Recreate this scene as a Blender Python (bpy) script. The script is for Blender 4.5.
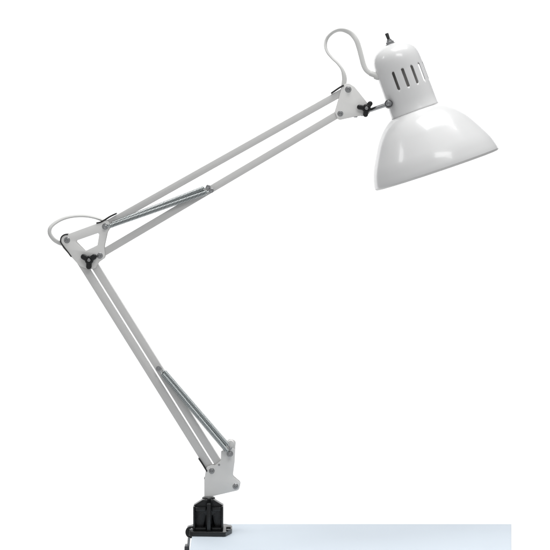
import bpy, bmesh, math
from mathutils import Vector, Matrix
R = math.radians
for o in list(bpy.data.objects): bpy.data.objects.remove(o)
scene = bpy.context.scene
C = scene.collection

S = 0.0016            # metres per drawing unit (the lamp is drawn on a side elevation)
ROW0 = 532.0          # drawing height of the table surface
EYE = 170.0           # drawing height of the camera

# ------------------------------------------------------------------ camera
DIST = 1800 * S
cam = bpy.data.cameras.new('camera'); co = bpy.data.objects.new('camera', cam); C.objects.link(co)
co.location = (0, -DIST, (ROW0 - EYE) * S); co.rotation_euler = (R(90), 0, 0)
cam.sensor_width = 36; cam.lens = 1800 / 550 * 36; cam.shift_y = -(275 - EYE) / 550
cam.clip_start = 0.05; cam.clip_end = 60
scene.camera = co
scene.view_settings.view_transform = 'Standard'
scene.view_settings.look = 'None'
scene.view_settings.exposure = 0.0
scene.view_settings.gamma = 1.0

# ------------------------------------------------------------------ studio light
w = bpy.data.worlds.new('World'); scene.world = w; w.use_nodes = True
w.node_tree.nodes['Background'].inputs[0].default_value = (0.97, 0.98, 1.0, 1)
w.node_tree.nodes['Background'].inputs[1].default_value = 0.43

def area(name, loc, target, sx, sy, power, col=(1, 1, 1)):
    l = bpy.data.lights.new(name, 'AREA'); l.shape = 'RECTANGLE'; l.size = sx; l.size_y = sy
    l.energy = power; l.color = col
    o = bpy.data.objects.new(name, l); C.objects.link(o)
    o.location = loc
    d = Vector(target) - Vector(loc)
    o.rotation_euler = d.to_track_quat('-Z', 'Y').to_euler()
    return o
area('overhead_softbox', (0.30, -0.2, 2.65), (0.25, -0.1, 0.4), 1.85, 1.0, 45)
area('front_softbox', (0.35, -1.80, 2.0), (0.26, 0, 0.6), 1.1, 0.42, 9.5)
area('side_softbox', (-1.80, -0.33, 1.55), (0.2, 0, 0.6), 0.30, 0.36, 2.1)
area('backdrop_light_right', (2.1, 1.15, 1.0), (1.53, 2.45, 0.75), 0.6, 2.6, 56)
area('backdrop_light_left', (-2.1, 1.15, 1.0), (-1.53, 2.45, 0.75), 0.6, 2.6, 56)

# ------------------------------------------------------------------ materials
def mat(name, col, rough=0.4, metal=0.0, coat=0.0, bump=0.0, bscale=300.0, var=0.0, vscale=12.0, spec=0.5, rvar=0.0):
    m = bpy.data.materials.new(name); m.use_nodes = True
    nt = m.node_tree; b = nt.nodes['Principled BSDF']
    b.inputs['Base Color'].default_value = (*col, 1)
    b.inputs['Roughness'].default_value = rough
    b.inputs['Metallic'].default_value = metal
    b.inputs['Coat Weight'].default_value = coat
    b.inputs['Coat Roughness'].default_value = 0.06
    b.inputs['Specular IOR Level'].default_value = spec
    tc = nt.nodes.new('ShaderNodeTexCoord')
    if var > 0:
        n = nt.nodes.new('ShaderNodeTexNoise'); n.inputs['Scale'].default_value = vscale
        n.inputs['Detail'].default_value = 5
        nt.links.new(tc.outputs['Object'], n.inputs['Vector'])
        r = nt.nodes.new('ShaderNodeMapRange')
        r.inputs[1].default_value = 0.3; r.inputs[2].default_value = 0.7
        r.inputs[3].default_value = 1 - var; r.inputs[4].default_value = 1 + var
        nt.links.new(n.outputs[0], r.inputs[0])
        mx = nt.nodes.new('ShaderNodeMix'); mx.data_type = 'RGBA'; mx.blend_type = 'MULTIPLY'
        mx.inputs[0].default_value = 1; mx.inputs[6].default_value = (*col, 1)
        nt.links.new(r.outputs[0], mx.inputs[7]); nt.links.new(mx.outputs[2], b.inputs['Base Color'])
    if rvar > 0:
        n = nt.nodes.new('ShaderNodeTexNoise'); n.inputs['Scale'].default_value = 60
        n.inputs['Detail'].default_value = 6
        nt.links.new(tc.outputs['Object'], n.inputs['Vector'])
        r = nt.nodes.new('ShaderNodeMapRange')
        r.inputs[3].default_value = max(0.02, rough - rvar); r.inputs[4].default_value = rough + rvar
        nt.links.new(n.outputs[0], r.inputs[0]); nt.links.new(r.outputs[0], b.inputs['Roughness'])
    if bump > 0:
        n = nt.nodes.new('ShaderNodeTexNoise'); n.inputs['Scale'].default_value = bscale
        n.inputs['Detail'].default_value = 3
        nt.links.new(tc.outputs['Object'], n.inputs['Vector'])
        bp = nt.nodes.new('ShaderNodeBump'); bp.inputs['Strength'].default_value = bump
        bp.inputs['Distance'].default_value = 0.0006
        nt.links.new(n.outputs[0], bp.inputs['Height']); nt.links.new(bp.outputs[0], b.inputs['Normal'])
    return m
PAINT = mat('white_arm_paint', (0.67, 0.665, 0.65), 0.38, bump=0.12, bscale=500, var=0.015, vscale=25, rvar=0.08)
BRACK = mat('white_bracket_paint', (0.79, 0.785, 0.765), 0.36, bump=0.12, bscale=500, var=0.015, vscale=40, rvar=0.08)
ENAMEL = mat('glossy_white_enamel', (0.69, 0.69, 0.685), 0.24, coat=0.32, bump=0.03, bscale=60, var=0.008, vscale=20)
INNER = mat('white_shade_lining', (0.7, 0.7, 0.69), 0.5)
CORD = mat('white_cord_sheath', (0.70, 0.70, 0.68), 0.42, bump=0.1, bscale=700)
BLACK = mat('black_moulded_plastic', (0.008, 0.0085, 0.009), 0.27, spec=0.5, bump=0.25, bscale=900, rvar=0.1)
RUBBER = mat('black_edge_trim', (0.02, 0.02, 0.02), 0.5)
STEEL = mat('zinc_plated_steel', (0.40, 0.405, 0.41), 0.25, metal=1.0, rvar=0.1)
SPRING = mat('spring_steel', (0.50, 0.53, 0.53), 0.2, metal=1.0)
DARKSTEEL = mat('dark_clamp_steel', (0.10, 0.10, 0.105), 0.4, metal=0.7, rvar=0.1)
TABLE = mat('pale_blue_laminate', (0.685, 0.755, 0.82), 0.6, spec=0.15, bump=0.05, bscale=400, var=0.012, vscale=9)
SOCKET = mat('grey_socket_ceramic', (0.62, 0.60, 0.58), 0.6)
SWEEP = mat('white_paper_backdrop', (0.85, 0.85, 0.85), 0.9, var=0.006, vscale=2)

# ------------------------------------------------------------------ helpers
def W(x, y, d=0.0):                       # drawing units -> metres; d is depth in drawing units (+ is away)
    return Vector(((x - 275) * S, d * S, (ROW0 - y) * S))
def worldpos(o):
    p = Vector((0, 0, 0))
    while o: p += o.location; o = o.parent
    return p
def build(name, bm, m, parent=None, smooth=True, angle=35, origin=None):
    bmesh.ops.recalc_face_normals(bm, faces=bm.faces[:])
    if origin is None:
        xs = [v.co for v in bm.verts]
        origin = Vector([(min(c[i] for c in xs) + max(c[i] for c in xs)) / 2 for i in range(3)])
    bmesh.ops.translate(bm, verts=bm.verts[:], vec=-origin)
    me = bpy.data.meshes.new(name); bm.to_mesh(me); bm.free()
    if smooth:
        for p in me.polygons: p.use_smooth = True
        me.set_sharp_from_angle(angle=R(angle))
    me.materials.append(m)
    o = bpy.data.objects.new(name, me); C.objects.link(o)
    if parent: o.parent = parent; o.location = origin - worldpos(parent)
    else: o.location = origin
    return o
def merge(bm, me):
    bm.from_mesh(me); bpy.data.meshes.remove(me)
def rounded(pts, n=7):
    """pts: (x, y, r) corners of a polygon -> rounded outline"""
    out = []; L = len(pts)
    for i in range(L):
        x, y, r = pts[i]; p = Vector((x, y))
        a = Vector(pts[i - 1][:2]) - p; b = Vector(pts[(i + 1) % L][:2]) - p
        la, lb = a.length, b.length; a.normalize(); b.normalize()
        ang = a.angle(b)
        if r <= 0 or ang > math.pi - 0.02: out.append(p); continue
        t = min(r / math.tan(ang / 2), la * 0.49, lb * 0.49); rr = t * math.tan(ang / 2)
        c = p + (a + b).normalized() * (rr / math.sin(ang / 2))
        s = p + a * t - c; e = p + b * t - c
        a0 = math.atan2(s.y, s.x); a1 = math.atan2(e.y, e.x); da = (a1 - a0 + math.pi) % (2 * math.pi) - math.pi
        for k in range(n + 1):
            th = a0 + da * k / n; out.append(c + Vector((math.cos(th), math.sin(th))) * rr)
    return out
def plate(bm, outlines, d0, d1, bev=0.25, plan=False):
    """flat plate cut to an outline (with holes); elevation by default, plan = lying flat (x, depth) between heights d0..d1 in drawing units"""
    cu = bpy.data.curves.new('tmp', 'CURVE'); cu.dimensions = '2D'; cu.fill_mode = 'BOTH'
    for o in outlines:
        sp = cu.splines.new('POLY'); sp.points.add(len(o) - 1)
        for q, p in zip(sp.points, o): q.co = (p[0], p[1], 0, 1)
        sp.use_cyclic_u = True
    cu.extrude = (abs(d1 - d0)) / 2 - bev; cu.bevel_depth = bev; cu.bevel_resolution = 2; cu.offset = -bev
    ob = bpy.data.objects.new('tmp', cu); C.objects.link(ob)
    bpy.context.view_layer.update()
    me = bpy.data.meshes.new_from_object(ob.evaluated_get(bpy.context.evaluated_depsgraph_get()))
    bpy.data.objects.remove(ob); bpy.data.curves.remove(cu)
    mid = (d0 + d1) / 2
    for v in me.vertices:
        x, y, z = v.co
        v.co = Vector(((x - 275) * S, y * S, (mid + z) * S)) if plan else W(x, y, mid + z)
    t = bmesh.new(); t.from_mesh(me); bmesh.ops.remove_doubles(t, verts=t.verts[:], dist=1e-6); t.to_mesh(me); t.free()
    merge(bm, me)
def tube(bm, pts, ra, rb=None, n=10, twist=None, up=Vector((0, -1, 0)), cap=True):
    """sweep of an elliptic section along pts (metres)"""
    rb = rb or ra; rings = []; N = len(pts)
    u = None
    for i, p in enumerate(pts):
        t = (pts[min(i + 1, N - 1)] - pts[max(i - 1, 0)]).normalized()
        if u is None: u = (up - t * up.dot(t)).normalized()
        else: u = (u - t * u.dot(t)).normalized()
        v = t.cross(u)
        tw = twist(i / (N - 1)) if twist else 0
        uu = u * math.cos(tw) + v * math.sin(tw); vv = t.cross(uu)
        rings.append([bm.verts.new(p + uu * ra * math.cos(2 * math.pi * k / n) + vv * rb * math.sin(2 * math.pi * k / n)) for k in range(n)])
    for a, b in zip(rings, rings[1:]):
        for k in range(n): bm.faces.new((a[k], a[(k + 1) % n], b[(k + 1) % n], b[k]))
    if cap: bm.faces.new(rings[0][::-1]); bm.faces.new(rings[-1])
def smooth_path(pts, n=10):
    out = []; P = [pts[0]] + pts + [pts[-1]]
    for i in range(1, len(P) - 2):
        a, b, c, d = P[i - 1:i + 3]
        for k in range(n):
            t = k / n
            out.append(0.5 * ((2 * b) + (c - a) * t + (2 * a - 5 * b + 4 * c - d) * t * t + (3 * b - a - 3 * c + d) * t ** 3))
    out.append(pts[-1]); return out
def lathe(bm, prof, M, n=48, skip=None, closed=False):
    """prof: (radius, height) pairs in drawing units, about M's z axis"""
    rings = []
    for r, h in prof:
        if r <= 1e-6: rings.append([bm.verts.new(M @ Vector((0, 0, h * S)))])
        else: rings.append([bm.verts.new(M @ Vector((r * S * math.cos(2 * math.pi * k / n), r * S * math.sin(2 * math.pi * k / n), h * S))) for k in range(n)])
    for i, (a, b) in enumerate(zip(rings, rings[1:])):
        for k in range(n):
            k2 = (k + 1) % n
            if skip and skip(i, k): continue
            if len(a) == 1: bm.faces.new((a[0], b[k], b[k2]))
            elif len(b) == 1: bm.faces.new((a[k], a[k2], b[0]))
            else: bm.faces.new((a[k], a[k2], b[k2], b[k]))
def front(x, y, d):                                  # z axis pointing to the viewer's side
    return Matrix.Translation(W(x, y, d)) @ Matrix.Rotation(R(90), 4, 'X')
def box(bm, x0, x1, y0, y1, d0, d1, bev=0.3):        # drawing-unit box with eased edges
    r = bmesh.ops.create_cube(bm, size=1); vs = r['verts']
    a, b = W(x0, y0, d0), W(x1, y1, d1)
    for v in vs: v.co = Vector([(a[i] + b[i]) / 2 + v.co[i] * abs(b[i] - a[i]) for i in range(3)])
    if bev: bmesh.ops.bevel(bm, geom=list({e for v in vs for e in v.link_edges}), offset=bev * S, segments=2, profile=0.5, affect='EDGES', clamp_overlap=True)

# ------------------------------------------------------------------ setting
bm = bmesh.new()
prof = [(-3.6, -1.6)] ; pp = []
for k in range(0, 13):                                # a sweep: floor far below, curving up into the wall
    a = R(90) * k / 12; pp.append((1.9 + 0.6 * math.sin(a), -1.0 + 0.6 - 0.6 * math.cos(a)))
pp = [(-4.5, -1.0)] + pp + [(2.5, 3.6)]
rows = [[bm.verts.new((x, y, z)) for x in (-1.5, 1.5)] for y, z in pp]
for a, b in zip(rows, rows[1:]): bm.faces.new((a[0], a[1], b[1], b[0]))
o = build('backdrop', bm, SWEEP); o['kind'] = 'structure'

bm = bmesh.new()
Yb, Yf = 41.5, -108.0                                  # depth of the board
def tx(px, d): return 275 + (px - 275) * (1 + d / 1800)
out = [(tx(194.0, Yb), Yb, 0.8), (tx(511.5, Yb), Yb, 0.8), (tx(511.5, Yf), Yf, 1.0), (tx(188.8, Yf), Yf, 1.0)]
plate(bm, [rounded(out)], -32, 0, bev=0.7, plan=True)
table = build('tabletop', bm, TABLE)
table['label'] = 'pale blue tabletop board carrying the clamp of the white desk lamp'
table['category'] = 'tabletop'

# ------------------------------------------------------------------ the lamp
lamp = bpy.data.objects.new('desk_lamp', None); C.objects.link(lamp)
lamp.location = W(209, ROW0, 0); lamp.empty_display_size = 0.05
lamp['label'] = 'white swing-arm desk lamp with springs, bell shade and black clamp, fixed to the tabletop edge'
lamp['category'] = 'desk lamp'

def bolt(x, y, d, parent, r=2.9, name='bolt', m=None):
    bm = bmesh.new()
    lathe(bm, [(0, -0.6), (r + 0.35, -0.6), (r + 0.35, 0.0), (r + 0.2, 0.15), (r * 0.86, 0.2), (r * 0.84, 1.0), (r * 0.70, 1.5), (r * 0.48, 1.6), (r * 0.40, 1.2), (r * 0.36, 0.5), (0, 0.45)], front(x, y, d), 28)
    return build(name, bm, m or STEEL, parent)

def bar(x0, y0, x1, y1, wdt, dh=3.4):
    """square-section arm bar with rounded ends"""
    a, b = Vector((x0, y0)), Vector((x1, y1)); t = (b - a).normalized(); n = Vector((-t.y, t.x)) * wdt / 2
    e = t * wdt * 0.42
    c = [a - e + n, b + e + n, b + e - n, a - e - n]
    bm = bmesh.new(); plate(bm, [rounded([(p.x, p.y, wdt * 0.4) for p in c])], -dh, dh, bev=0.5)
    return build('arm_bar', bm, PAINT, lamp)
bar(67.5, 240, 211.5, 470, 7.7)
bar(91.0, 259.5, 219.0, 464, 7.5)
bar(105.5, 225.1, 348.2, 89.0, 7.0)
bar(100, 254.7, 340.2, 112.9, 7.3)

# clamp ------------------------------------------------------------
bm = bmesh.new()
plan = [(187.0, -6, 5), (190.5, -22, 5), (226.0, -24.3, 2), (232.0, -7, 2), (232.0, 9, 2), (225.5, 19, 3), (193, 19, 5), (187.0, 9, 5)]
plate(bm, [rounded(plan)], 0.05, 4.6, bev=0.5, plan=True)
clamp = build('clamp_base', bm, BLACK, lamp)
bm = bmesh.new()
zb = 532 - 4.5
# tapered panel behind, side walls, shelf, centre rib, gussets
plate(bm, [rounded([(194.6, zb, .3), (194.6, 504, 1), (203.3, 498.2, 1), (213.6, 498.2, 1), (222.9, 504, 1), (222.9, zb, .3)]), rounded([(203.6, 526.0, .2), (206.9, 512, .3), (207.3, 526.0, .2)]), rounded([(211.6, 526.0, .2), (212.0, 512, .3), (215.2, 526.0, .2)])], -6, -4.2, bev=0.3)
plate(bm, [rounded([(194.6, zb, .3), (194.6, 504, 1), (203.3, 498.2, 1), (213.6, 498.2, 1), (222.9, 504, 1), (222.9, zb, .3)])], -2.6, -1.0, bev=0.4)
lathe(bm, [(0, 30.6), (6.2, 30.6), (6.2, 4.4), (0, 4.4)], Matrix.Translation(W(208.6, ROW0, 0)), 40)
for x0, x1 in ((193.9, 195.7), (221.8, 223.6)): box(bm, x0, x1, 503.6, zb, -17, -0.6, 0.55)
for x0, x1 in ((195.5, 207.0), (211.9, 222.0)):
    box(bm, x0, x1, 504.6, 508.6, -15.5, -5, 1.2)
    box(bm, x0, x1, 524.6, zb, -15.5, -5, 0.9)
box(bm, 207.6, 211.4, 500.5, zb, -20, -5, 0.6)
# sloping shoulders in front
for pts in ([(194.1, 505.2), (194.1, 503.5), (203.2, 497.8), (208, 497.8), (208, 505.2)], [(223.4, 505.2), (223.4, 503.5), (213.7, 497.8), (211, 497.8), (211, 505.2)]):
    plate(bm, [rounded([(x, y, .4) for x, y in pts])], -11, -0.8, bev=0.4)
build('clamp_socket', bm, BLACK, clamp)
bm = bmesh.new(); lathe(bm, [(4.3, 0), (6.6, 0), (6.6, -3.0), (5.9, -3.9), (4.3, -3.9)][::-1], Matrix.Translation(W(208.6, 500.8, 0)) @ Matrix.Scale(-1, 4, (0, 0, 1)), 40)
build('collar', bm, BLACK, clamp)
# ring ear with pivot bolt at the left
bm = bmesh.new()
ring = [(191.6 + 5.6 * math.cos(2 * math.pi * k / 40), 529.6 + 6.0 * math.sin(2 * math.pi * k / 40)) for k in range(40)]
plate(bm, [ring], -14, -9, bev=0.7)
build('pivot_ear', bm, BLACK, clamp)
bolt(192.4, 528.2, -14.1, clamp, 2.2)
bm = bmesh.new(); box(bm, 226.3, 231.0, 525.9, 527.7, -6, 6, 0.4); build('lug', bm, BLACK, clamp)
bm = bmesh.new(); tube(bm, [W(228.6, 527.8, -15), W(228.6, 526.3, -15)], 2.0 * S, n=20, up=Vector((1, 0, 0))); build('lug_screw', bm, DARKSTEEL, clamp)
# C-frame gripping the board's end
bm = bmesh.new()
plate(bm, [rounded([(188.6, 533.5, .5), (190.9, 533.5, .5), (189.9, 545, .5), (187.6, 545, .5)])], -14, -6, bev=0.3)
frame = build('clamp_strap', bm, STEEL, lamp)
bm = bmesh.new()
plate(bm, [rounded([(185.2, 543, .8), (189.6, 543, .8), (189.6, 571, .8), (214, 571, 2), (214, 577, 2), (185.2, 577, 4)])], -16, -3, bev=0.5)
jaw = build('clamp_jaw', bm, DARKSTEEL, lamp)
bm = bmesh.new(); lathe(bm, [(0, -12), (6, -12), (6, -10.5), (2.2, -10), (2.2, 4.3), (5.5, 4.8), (5.5, 6.8), (0, 6.8)], Matrix.Translation(W(205, 571.0, -9.5)), 28)
build('clamp_screw', bm, STEEL, jaw)

# post and lower bracket -------------------------------------------
bm = bmesh.new(); lathe(bm, [(0, 53), (3.4, 53), (4.1, 52.4), (4.1, 30.5), (0, 30.5)], Matrix.Translation(W(208.4, ROW0, 0)), 36)
build('post', bm, PAINT, lamp)
bm = bmesh.new()
lo = rounded([(204.6, 478.2, .8), (206.6, 466.0, 3.5), (211.5, 464.2, 2), (215.5, 464.2, 1), (221.0, 459.5, 1), (221.2, 450.4, 1), (227.5, 447.6, 2.5), (235.3, 448.0, 2.2), (234.6, 461.8, 6), (232.8, 475.8, 3), (240.8, 482.4, 3.2), (239.0, 489.3, 3.4), (212.4, 495.4, 1.0), (204.6, 495.6, .6)])
plate(bm, [lo], -5.0, -4.1, bev=0.3)
up_ = rounded([(206, 478, 1), (206.6, 466.0, 3.5), (215.5, 464.2, 1), (221.0, 459.5, 1), (224.0, 445.4, 3), (229, 439.2, 3.6), (235.8, 441.0, 3.4), (235.2, 449, 2), (234.6, 461.8, 6), (232.8, 475.8, 3), (240.8, 482.4, 3.2), (239.0, 489.3, 3.4), (212.4, 495.4, 1.0), (206, 495.6, .6)])
plate(bm, [up_], 4.1, 5.0, bev=0.3)
lob = build('lower_bracket', bm, BRACK, lamp)
bolt(211.9, 470.1, -5.0, lob, 2.6); bolt(235.6, 485.5, -5.0, lob, 2.6); bolt(230.0, 453.0, -5.0, lob, 2.9); bolt(219.2, 464, -4.1, lob, 1.2)
bm = bmesh.new(); tube(bm, [W(230.6, 443.4, -3.9), W(230.6, 443.4, 4.0)], 3.3 * S, n=28, up=Vector((1, 0, 0))); build('roller', bm, BRACK, lob)
bm = bmesh.new(); box(bm, 204.2, 206.6, 477.3, 478.5, -4, 3, 0.2); build('post_seal', bm, RUBBER, lob)

# elbow bracket -----------------------------------------------------
bm = bmesh.new()
eo = rounded([(59.6, 238.0, 5.2), (67.0, 234.4, 6), (108.5, 219.2, 4.2), (111.2, 226.5, 4.0), (107.6, 232, 3), (104.6, 246, 5), (105.6, 257.5, 4.4), (98.8, 262.3, 4), (96.0, 268.0, 3), (90.2, 269.5, 3), (80.5, 266.0, 2), (63.2, 247.5, 5)])
hole = rounded([(75.6, 240.9, 1.2), (99.9, 232.4, 1.4), (98.0, 244.9, 1.6), (85.6, 250.9, 1.4)])
plate(bm, [eo, hole], -5.0, -4.1, bev=0.3)
plate(bm, [eo, hole], 4.1, 5.0, bev=0.3)
elb = build('elbow_bracket', bm, BRACK, lamp)
bolt(67.5, 240.0, -5.0, elb, 2.8); bolt(105.5, 226.3, -5.0, elb, 2.8); bolt(100.3, 255.5, -5.0, elb, 2.7)

# head bracket --------------------------------------------------------
bm = bmesh.new()
ho = rounded([(341.6, 86.6, 3), (347.2, 82.6, 5.5), (354.4, 87.0, 4.5), (367.6, 103.6, 3), (371.0, 109.6, 3), (368.6, 114.4, 3), (353, 117.0, 5), (338.0, 120.3, 4), (334.6, 112.4, 3), (338.4, 99.5, 4)])
plate(bm, [ho], -5.0, -4.1, bev=0.3)
plate(bm, [ho], 4.1, 5.0, bev=0.3)
heb = build('head_bracket', bm, BRACK, lamp)
bolt(348.0, 89.7, -5.0, heb, 2.9); bolt(340.1, 113.8, -5.0, heb, 2.6)
bm = bmesh.new(); box(bm, 353.6, 357.4, 114.6, 117.6, -3.9, 3.9, 0.8); box(bm, 360.5, 363.5, 113.6, 116.2, -3.9, 3.9, 0.8); build('spacer', bm, STEEL, heb)

# wing knobs ------------------------------------------------------------
def knob(x, y, angs, parent, d=-5.1, L=(9.2, 9.2, 9.2), hw=2.75, hub=4.3):
    pts = []
    for k in range(144):
        th = 2 * math.pi * k / 144; r = hub
        for a, l in zip(angs, L):
            ph = abs((th - R(a) + math.pi) % (2 * math.pi) - math.pi)
            if ph < math.pi / 2:
                # capsule of half width hw ending at l
                s_, c_ = math.sin(ph), math.cos(ph); cx = l - hw
                rc = hw / s_ if s_ > 1e-4 else 1e9
                if rc * c_ > cx: rc = cx * c_ + math.sqrt(max(hw * hw - (cx * s_) ** 2, 0))
                r = max(r, rc)
        pts.append((x + r * math.cos(th), y - r * math.sin(th)))
    bm = bmesh.new(); plate(bm, [pts], d - 5.2, d - 1.2, bev=1.1)
    lathe(bm, [(3.6, 0.05), (3.6, 1.6)], front(x, y, d), 30)
    lathe(bm, [(3.7, 4.6), (3.5, 5.9), (2.6, 6.1), (2.2, 5.5), (0, 5.4)], front(x, y, d), 30)
    o = build('wing_knob', bm, BLACK, parent, angle=50)
    bm = bmesh.new(); lathe(bm, [(0, 5.0), (1.9, 5.0), (1.9, 6.7), (1.4, 7.3), (0, 7.5)], front(x, y, d), 6)
    build('knob_bolt', bm, STEEL, o)
    return o
knob(90.0, 259.6, (150, 33, 268), lamp, L=(9.2, 8.6, 9.3))
knob(366.0, 108.6, (170, 52, 262), lamp, d=-5.1, L=(9.6, 8.4, 8.8), hw=2.5)

# black edge trims ----------------------------------------------------------
def strip(pts, th=1.35, d=4.6):
    bm = bmesh.new()
    P = smooth_path([Vector((x, y, 0)) for x, y in pts], 8)
    L = []; Rr = []
    for i, p in enumerate(P):
        t = (P[min(i + 1, len(P) - 1)] - P[max(i - 1, 0)]).normalized(); n = Vector((-t.y, t.x, 0)) * th / 2
        L.append(p + n); Rr.append(p - n)
    plate(bm, [[(p.x, p.y) for p in L + Rr[::-1]]], -d, d, bev=0.25)
    return build('cable_guide', bm, RUBBER, lamp)
strip([(343.6, 85.6), (339, 88.0), (331.2, 93.4)], 1.6, 5.6)
strip([(96.8, 223.0), (101, 222.0), (105, 219.8), (110, 216.6), (116.6, 213.4)], 1.5, 5.6)
strip([(68.6, 234.2), (64.8, 234.6), (61.9, 237.2), (61.3, 241.6), (64.2, 246.4), (68.2, 251.6), (71.9, 256.6)], 1.3, 5.6)
strip([(199.0, 457.6), (203, 463.6), (207.2, 470.6)], 1.5, 5.6)

# springs ------------------------------------------------------------------------
def spring(x0, y0, d0, x1, y1, d1, cr=1.75, wr=0.60, pitch=1.40, flip=1):
    a, b = W(x0, y0, d0), W(x1, y1, d1); t = (b - a); L = t.length; t.normalize()
    u = (Vector((0, -1, 0)) - t * t.y * -1).normalized(); u = (u - t * u.dot(t)).normalized(); v = t.cross(u)
    hook = 4.4 * S; turns = int((L - 2 * hook) / (pitch * S)); n = 14
    pts = [a, a + t * hook * 0.6]
    for k in range(turns * n + 1):
        f = k / (turns * n); th = 2 * math.pi * k / n * flip
        pts.append(a + t * (hook + (L - 2 * hook) * f) + (u * math.cos(th) + v * math.sin(th)) * cr * S)
    pts += [b - t * hook * 0.6, b]
    bm = bmesh.new(); tube(bm, pts, wr * S, n=7, up=v)
    return build('spring', bm, SPRING, lamp, angle=80)
spring(106.5, 227.2, -7.6, 211.0, 190.6, -7.4, cr=2.0)
spring(108.5, 225.2, -5.6, 208.4, 186.6, -5.8, cr=2.0)
spring(161.6, 367.4, -6.2, 230.6, 447.2, -7.0, cr=2.0, pitch=1.30)
spring(159.9, 369.6, -8.4, 230.0, 452.8, -8.8, cr=2.0, pitch=1.30)
def pin(x, y, d0, d1, r=1.5, rh=2.5):
    bm = bmesh.new(); h = d0 - d1
    lathe(bm, [(0, 0), (r, 0), (r, h - 1.4), (rh, h - 1.3), (rh, h - 0.3), (rh * 0.7, h), (rh * 0.35, h - 0.1), (0, h - 0.6)], front(x, y, d0), 24)
    return build('spring_pin', bm, STEEL, lamp)
pin(211.6, 190.4, -3.3, -9.6); pin(208.4, 186.9, -3.3, -7.6, 1.4, 2.3)
pin(159.2, 367.6, -3.3, -10.6, 1.6, 2.7); pin(230.0, 453.0, -6.4, -10.6, 1.2, 2.2); pin(105.9, 226.6, -6.4, -9.2, 1.2, 2.0); pin(230.6, 447.2, -4.9, -8.4, 1.0, 1.5)

# head -----------------------------------------------------------------------------
O = W(415.6, 111.2, 0); TILT = math.atan2(0.321, 0.947)
# local z up along the axis (leaning left), x to the right
H = Matrix.Translation(O) @ Matrix.Rotation(-TILT, 4, 'Y')
HH = Matrix.Translation(O + Vector((-0.4 * S, 0, 0))) @ Matrix.Rotation(-R(20.0), 4, 'Y')
NSEG = 360
def deg(k): return (k + 0.5) * 360 / NSEG      # 270 = facing the viewer
hp = [(24.9, 0), (24.95, 1.2), (24.7, 1.8), (24.4, 12), (24.35, 20), (24.32, 22.8), (24.3, 24.9)]
s0 = len(hp) - 1
hp += [(24.28, 25.4), (24.25, 26.0), (24.2, 26.7), (24.15, 42.2), (24.1, 42.9), (24.1, 43.5), (24.1, 44.0)]
hp += [(24.1, 45.2), (24.05, 48), (23.95, 51), (23.6, 55), (22.9, 58.5), (21.7, 61.6), (19.8, 64.6), (17.0, 67.2), (13.6, 69.2), (9.8, 70.5), (5.5, 71.3), (2.6, 71.6), (0, 71.6)]
slots = [270 + a for a in (-23.4, 0.5, 24.3, 48.0, 71.6, 97.0, 121.6)]
def skip(i, k):
    j = i - s0
    if j < 0 or j > 6: return False
    half = (2.05, 3.05, 3.55, 3.6, 3.55, 3.05, 2.05)[j]
    return any(abs((deg(k) - s + 180) % 360 - 180) < half for s in slots)
bm = bmesh.new(); lathe(bm, hp, HH, NSEG, skip)
housing = build('lamp_housing', bm, ENAMEL, lamp, angle=40)
md = housing.modifiers.new('thickness', 'SOLIDIFY'); md.thickness = 0.6 * S; md.offset = -1

bm = bmesh.new()
lathe(bm, [(0, 60), (9, 60), (12, 57), (14.0, 50), (14.0, 24), (13, 20), (13, 4), (0, 4)], HH, 48)
build('bulb_socket', bm, SOCKET, housing)

# switch on the crown
SW = HH @ Matrix.Translation((-0.3 * S, 0, 0))
bm = bmesh.new(); lathe(bm, [(0, 70.2), (5.1, 70.4), (5.1, 71.9), (4.0, 72.1), (4.0, 74.0), (3.4, 74.4), (0, 74.4)], SW, 6); lathe(bm, [(2.9, 74.2), (2.9, 75.4), (2.3, 75.6), (2.3, 76.4), (1.9, 76.7), (0, 76.8)], SW, 28)
sw = build('switch', bm, STEEL, housing)
bm = bmesh.new(); lathe(bm, [(0, 76), (1.5, 76), (1.85, 82.4), (1.5, 83.0), (0, 83.1)], SW, 20); build('toggle', bm, RUBBER, sw)

# shade: glossy bell
sp = [(22.2, -0.4), (25.5, 0.1), (30, 2.2), (34.5, 5.4), (39, 9.6), (43.6, 15.0), (47.6, 20.6), (51.1, 26.4), (54.3, 32), (57.3, 37.6), (60, 43), (62.2, 48.5), (63.8, 54), (64.7, 58), (65.0, 61.0)]
HS = H @ Matrix.Translation((1.4 * S, 0, 0))
def densify(pr, n=4):
    P = smooth_path([Vector((r, h, 0)) for r, h in pr], n); return [(p.x, p.y) for p in P]
spo = [(r, -h) for r, h in densify(sp)]
bm = bmesh.new(); lathe(bm, spo, HS, 160)
shade = build('lamp_shade', bm, ENAMEL, lamp, angle=60)
md = shade.modifiers.new('thickness', 'SOLIDIFY'); md.thickness = 0.6 * S; md.offset = -1
bm = bmesh.new()
ring = [(64.2, -59.8), (64.9, -60.6), (64.85, -61.2), (64.3, -62.4), (63.2, -62.9), (62.6, -62.2), (62.9, -60.2), (64.2, -59.8)]
lathe(bm, ring, HS, 160); bmesh.ops.remove_doubles(bm, verts=bm.verts[:], dist=1e-7)
build('shade_rim', bm, PAINT, shade, angle=80)

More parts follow.
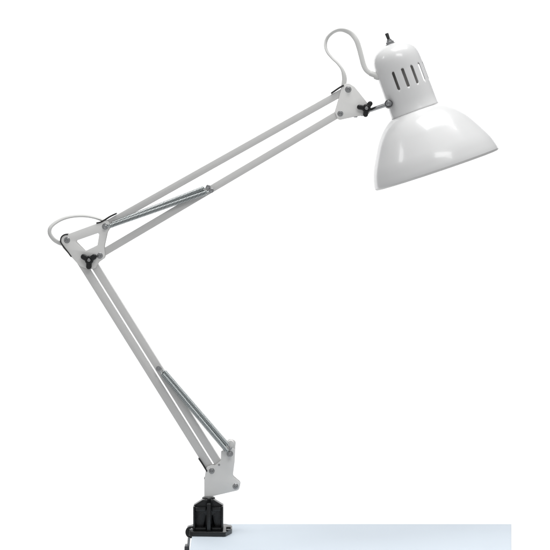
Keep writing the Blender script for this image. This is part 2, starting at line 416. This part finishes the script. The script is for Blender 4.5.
# swivel rod, lug and bolt on the housing
bm = bmesh.new()
tube(bm, [W(369, 110.6, -2), W(388, 104.4, -17)], 2.1 * S, n=20)
rod = build('swivel_rod', bm, STEEL, lamp)
bm = bmesh.new(); lathe(bm, [(0, -5.5), (3.9, -5.5), (3.9, -0.4), (3.4, 0.2), (0, 0.2)], front(387.6, 104.2, -17), 32)
lug = build('swivel_lug', bm, DARKSTEEL, lamp)
bm = bmesh.new(); lathe(bm, [(0, -9.0), (4.4, -9.0), (4.4, -5.7), (0, -5.7)], front(388.0, 104.6, -17), 36); build('lug_plate', bm, ENAMEL, lug)
bolt(387.8, 103.9, -17.6, lug, 2.3, 'bolt')
# cord gland
gl = H @ Matrix.Translation(Vector((-23.2 * S, -2 * S, 47.0 * S))) @ Matrix.Rotation(R(-90), 4, 'Y')
bm = bmesh.new()
G0 = W(379.0, 76.8, -2); G1 = W(369.8, 73.2, -2)
tube(bm, [G0, G0.lerp(G1, .45)], 4.0 * S, n=24); tube(bm, [G0.lerp(G1, .4), G1], 2.9 * S, n=24)
build('cord_gland', bm, CORD, housing)

# cord ----------------------------------------------------------------------------
def cord(name, pts, ra, rb, tw, parent):
    P = smooth_path([W(x, y, d) for x, y, d in pts], 12); bm = bmesh.new()
    tube(bm, P, ra * S, rb * S, n=18, twist=tw); return build(name, bm, CORD, parent, angle=80)
up_pts = [(373.5, 75.0, -2), (370.6, 73.6, -2), (366.0, 69.8, -2), (363.4, 64.5, -2), (361.4, 57.0, -2), (359.0, 48.0, -2), (356.2, 40.2, -2), (351.6, 34.0, -1), (346.0, 30.8, 0), (340.0, 29.8, 1), (334.0, 31.6, 2), (329.0, 35.6, 2), (326.2, 40.6, 2), (325.6, 46.4, 1), (327.6, 52.4, 0), (332.0, 57.8, 0), (337.6, 63.2, 0), (341.6, 68.4, 0), (343.8, 74.0, 0), (344.4, 80.0, 0), (343.2, 88.0, 0)]
def tw1(f):
    # flat side to the viewer on the way up, edge-on round the bend, flat again low on the left
    a = 90 if f < 0.03 else 90
    k = max(0, min(1, (f - 0.28) / 0.22)); k = k * k * (3 - 2 * k)
    k2 = max(0, min(1, (f - 0.82) / 0.14)); k2 = k2 * k2 * (3 - 2 * k2)
    return R(90 - 75 * k + 55 * k2)
cord('power_cord', up_pts, 2.55, 1.25, tw1, lamp)
el_pts = [(69, 247.5, 2), (64.5, 244.6, 2), (59.0, 242.8, 1), (53.6, 239.2, 0), (49.8, 233.6, 0), (50.0, 228.4, 0), (53.6, 224.0, 1), (60.4, 219.8, 2), (68.0, 217.2, 2), (76.0, 216.0, 2), (85.2, 215.9, 1), (93.0, 217.0, 0), (99.4, 218.8, 0), (104.4, 221.0, 0), (109, 223, 0)]
cord('power_cord', el_pts, 2.4, 1.45, lambda f: R(74 - 56 * min(1, f * 1.5)), lamp)

# ------------------------------------------------------------------ render
scene.render.engine = 'CYCLES'
scene.cycles.max_bounces = 8
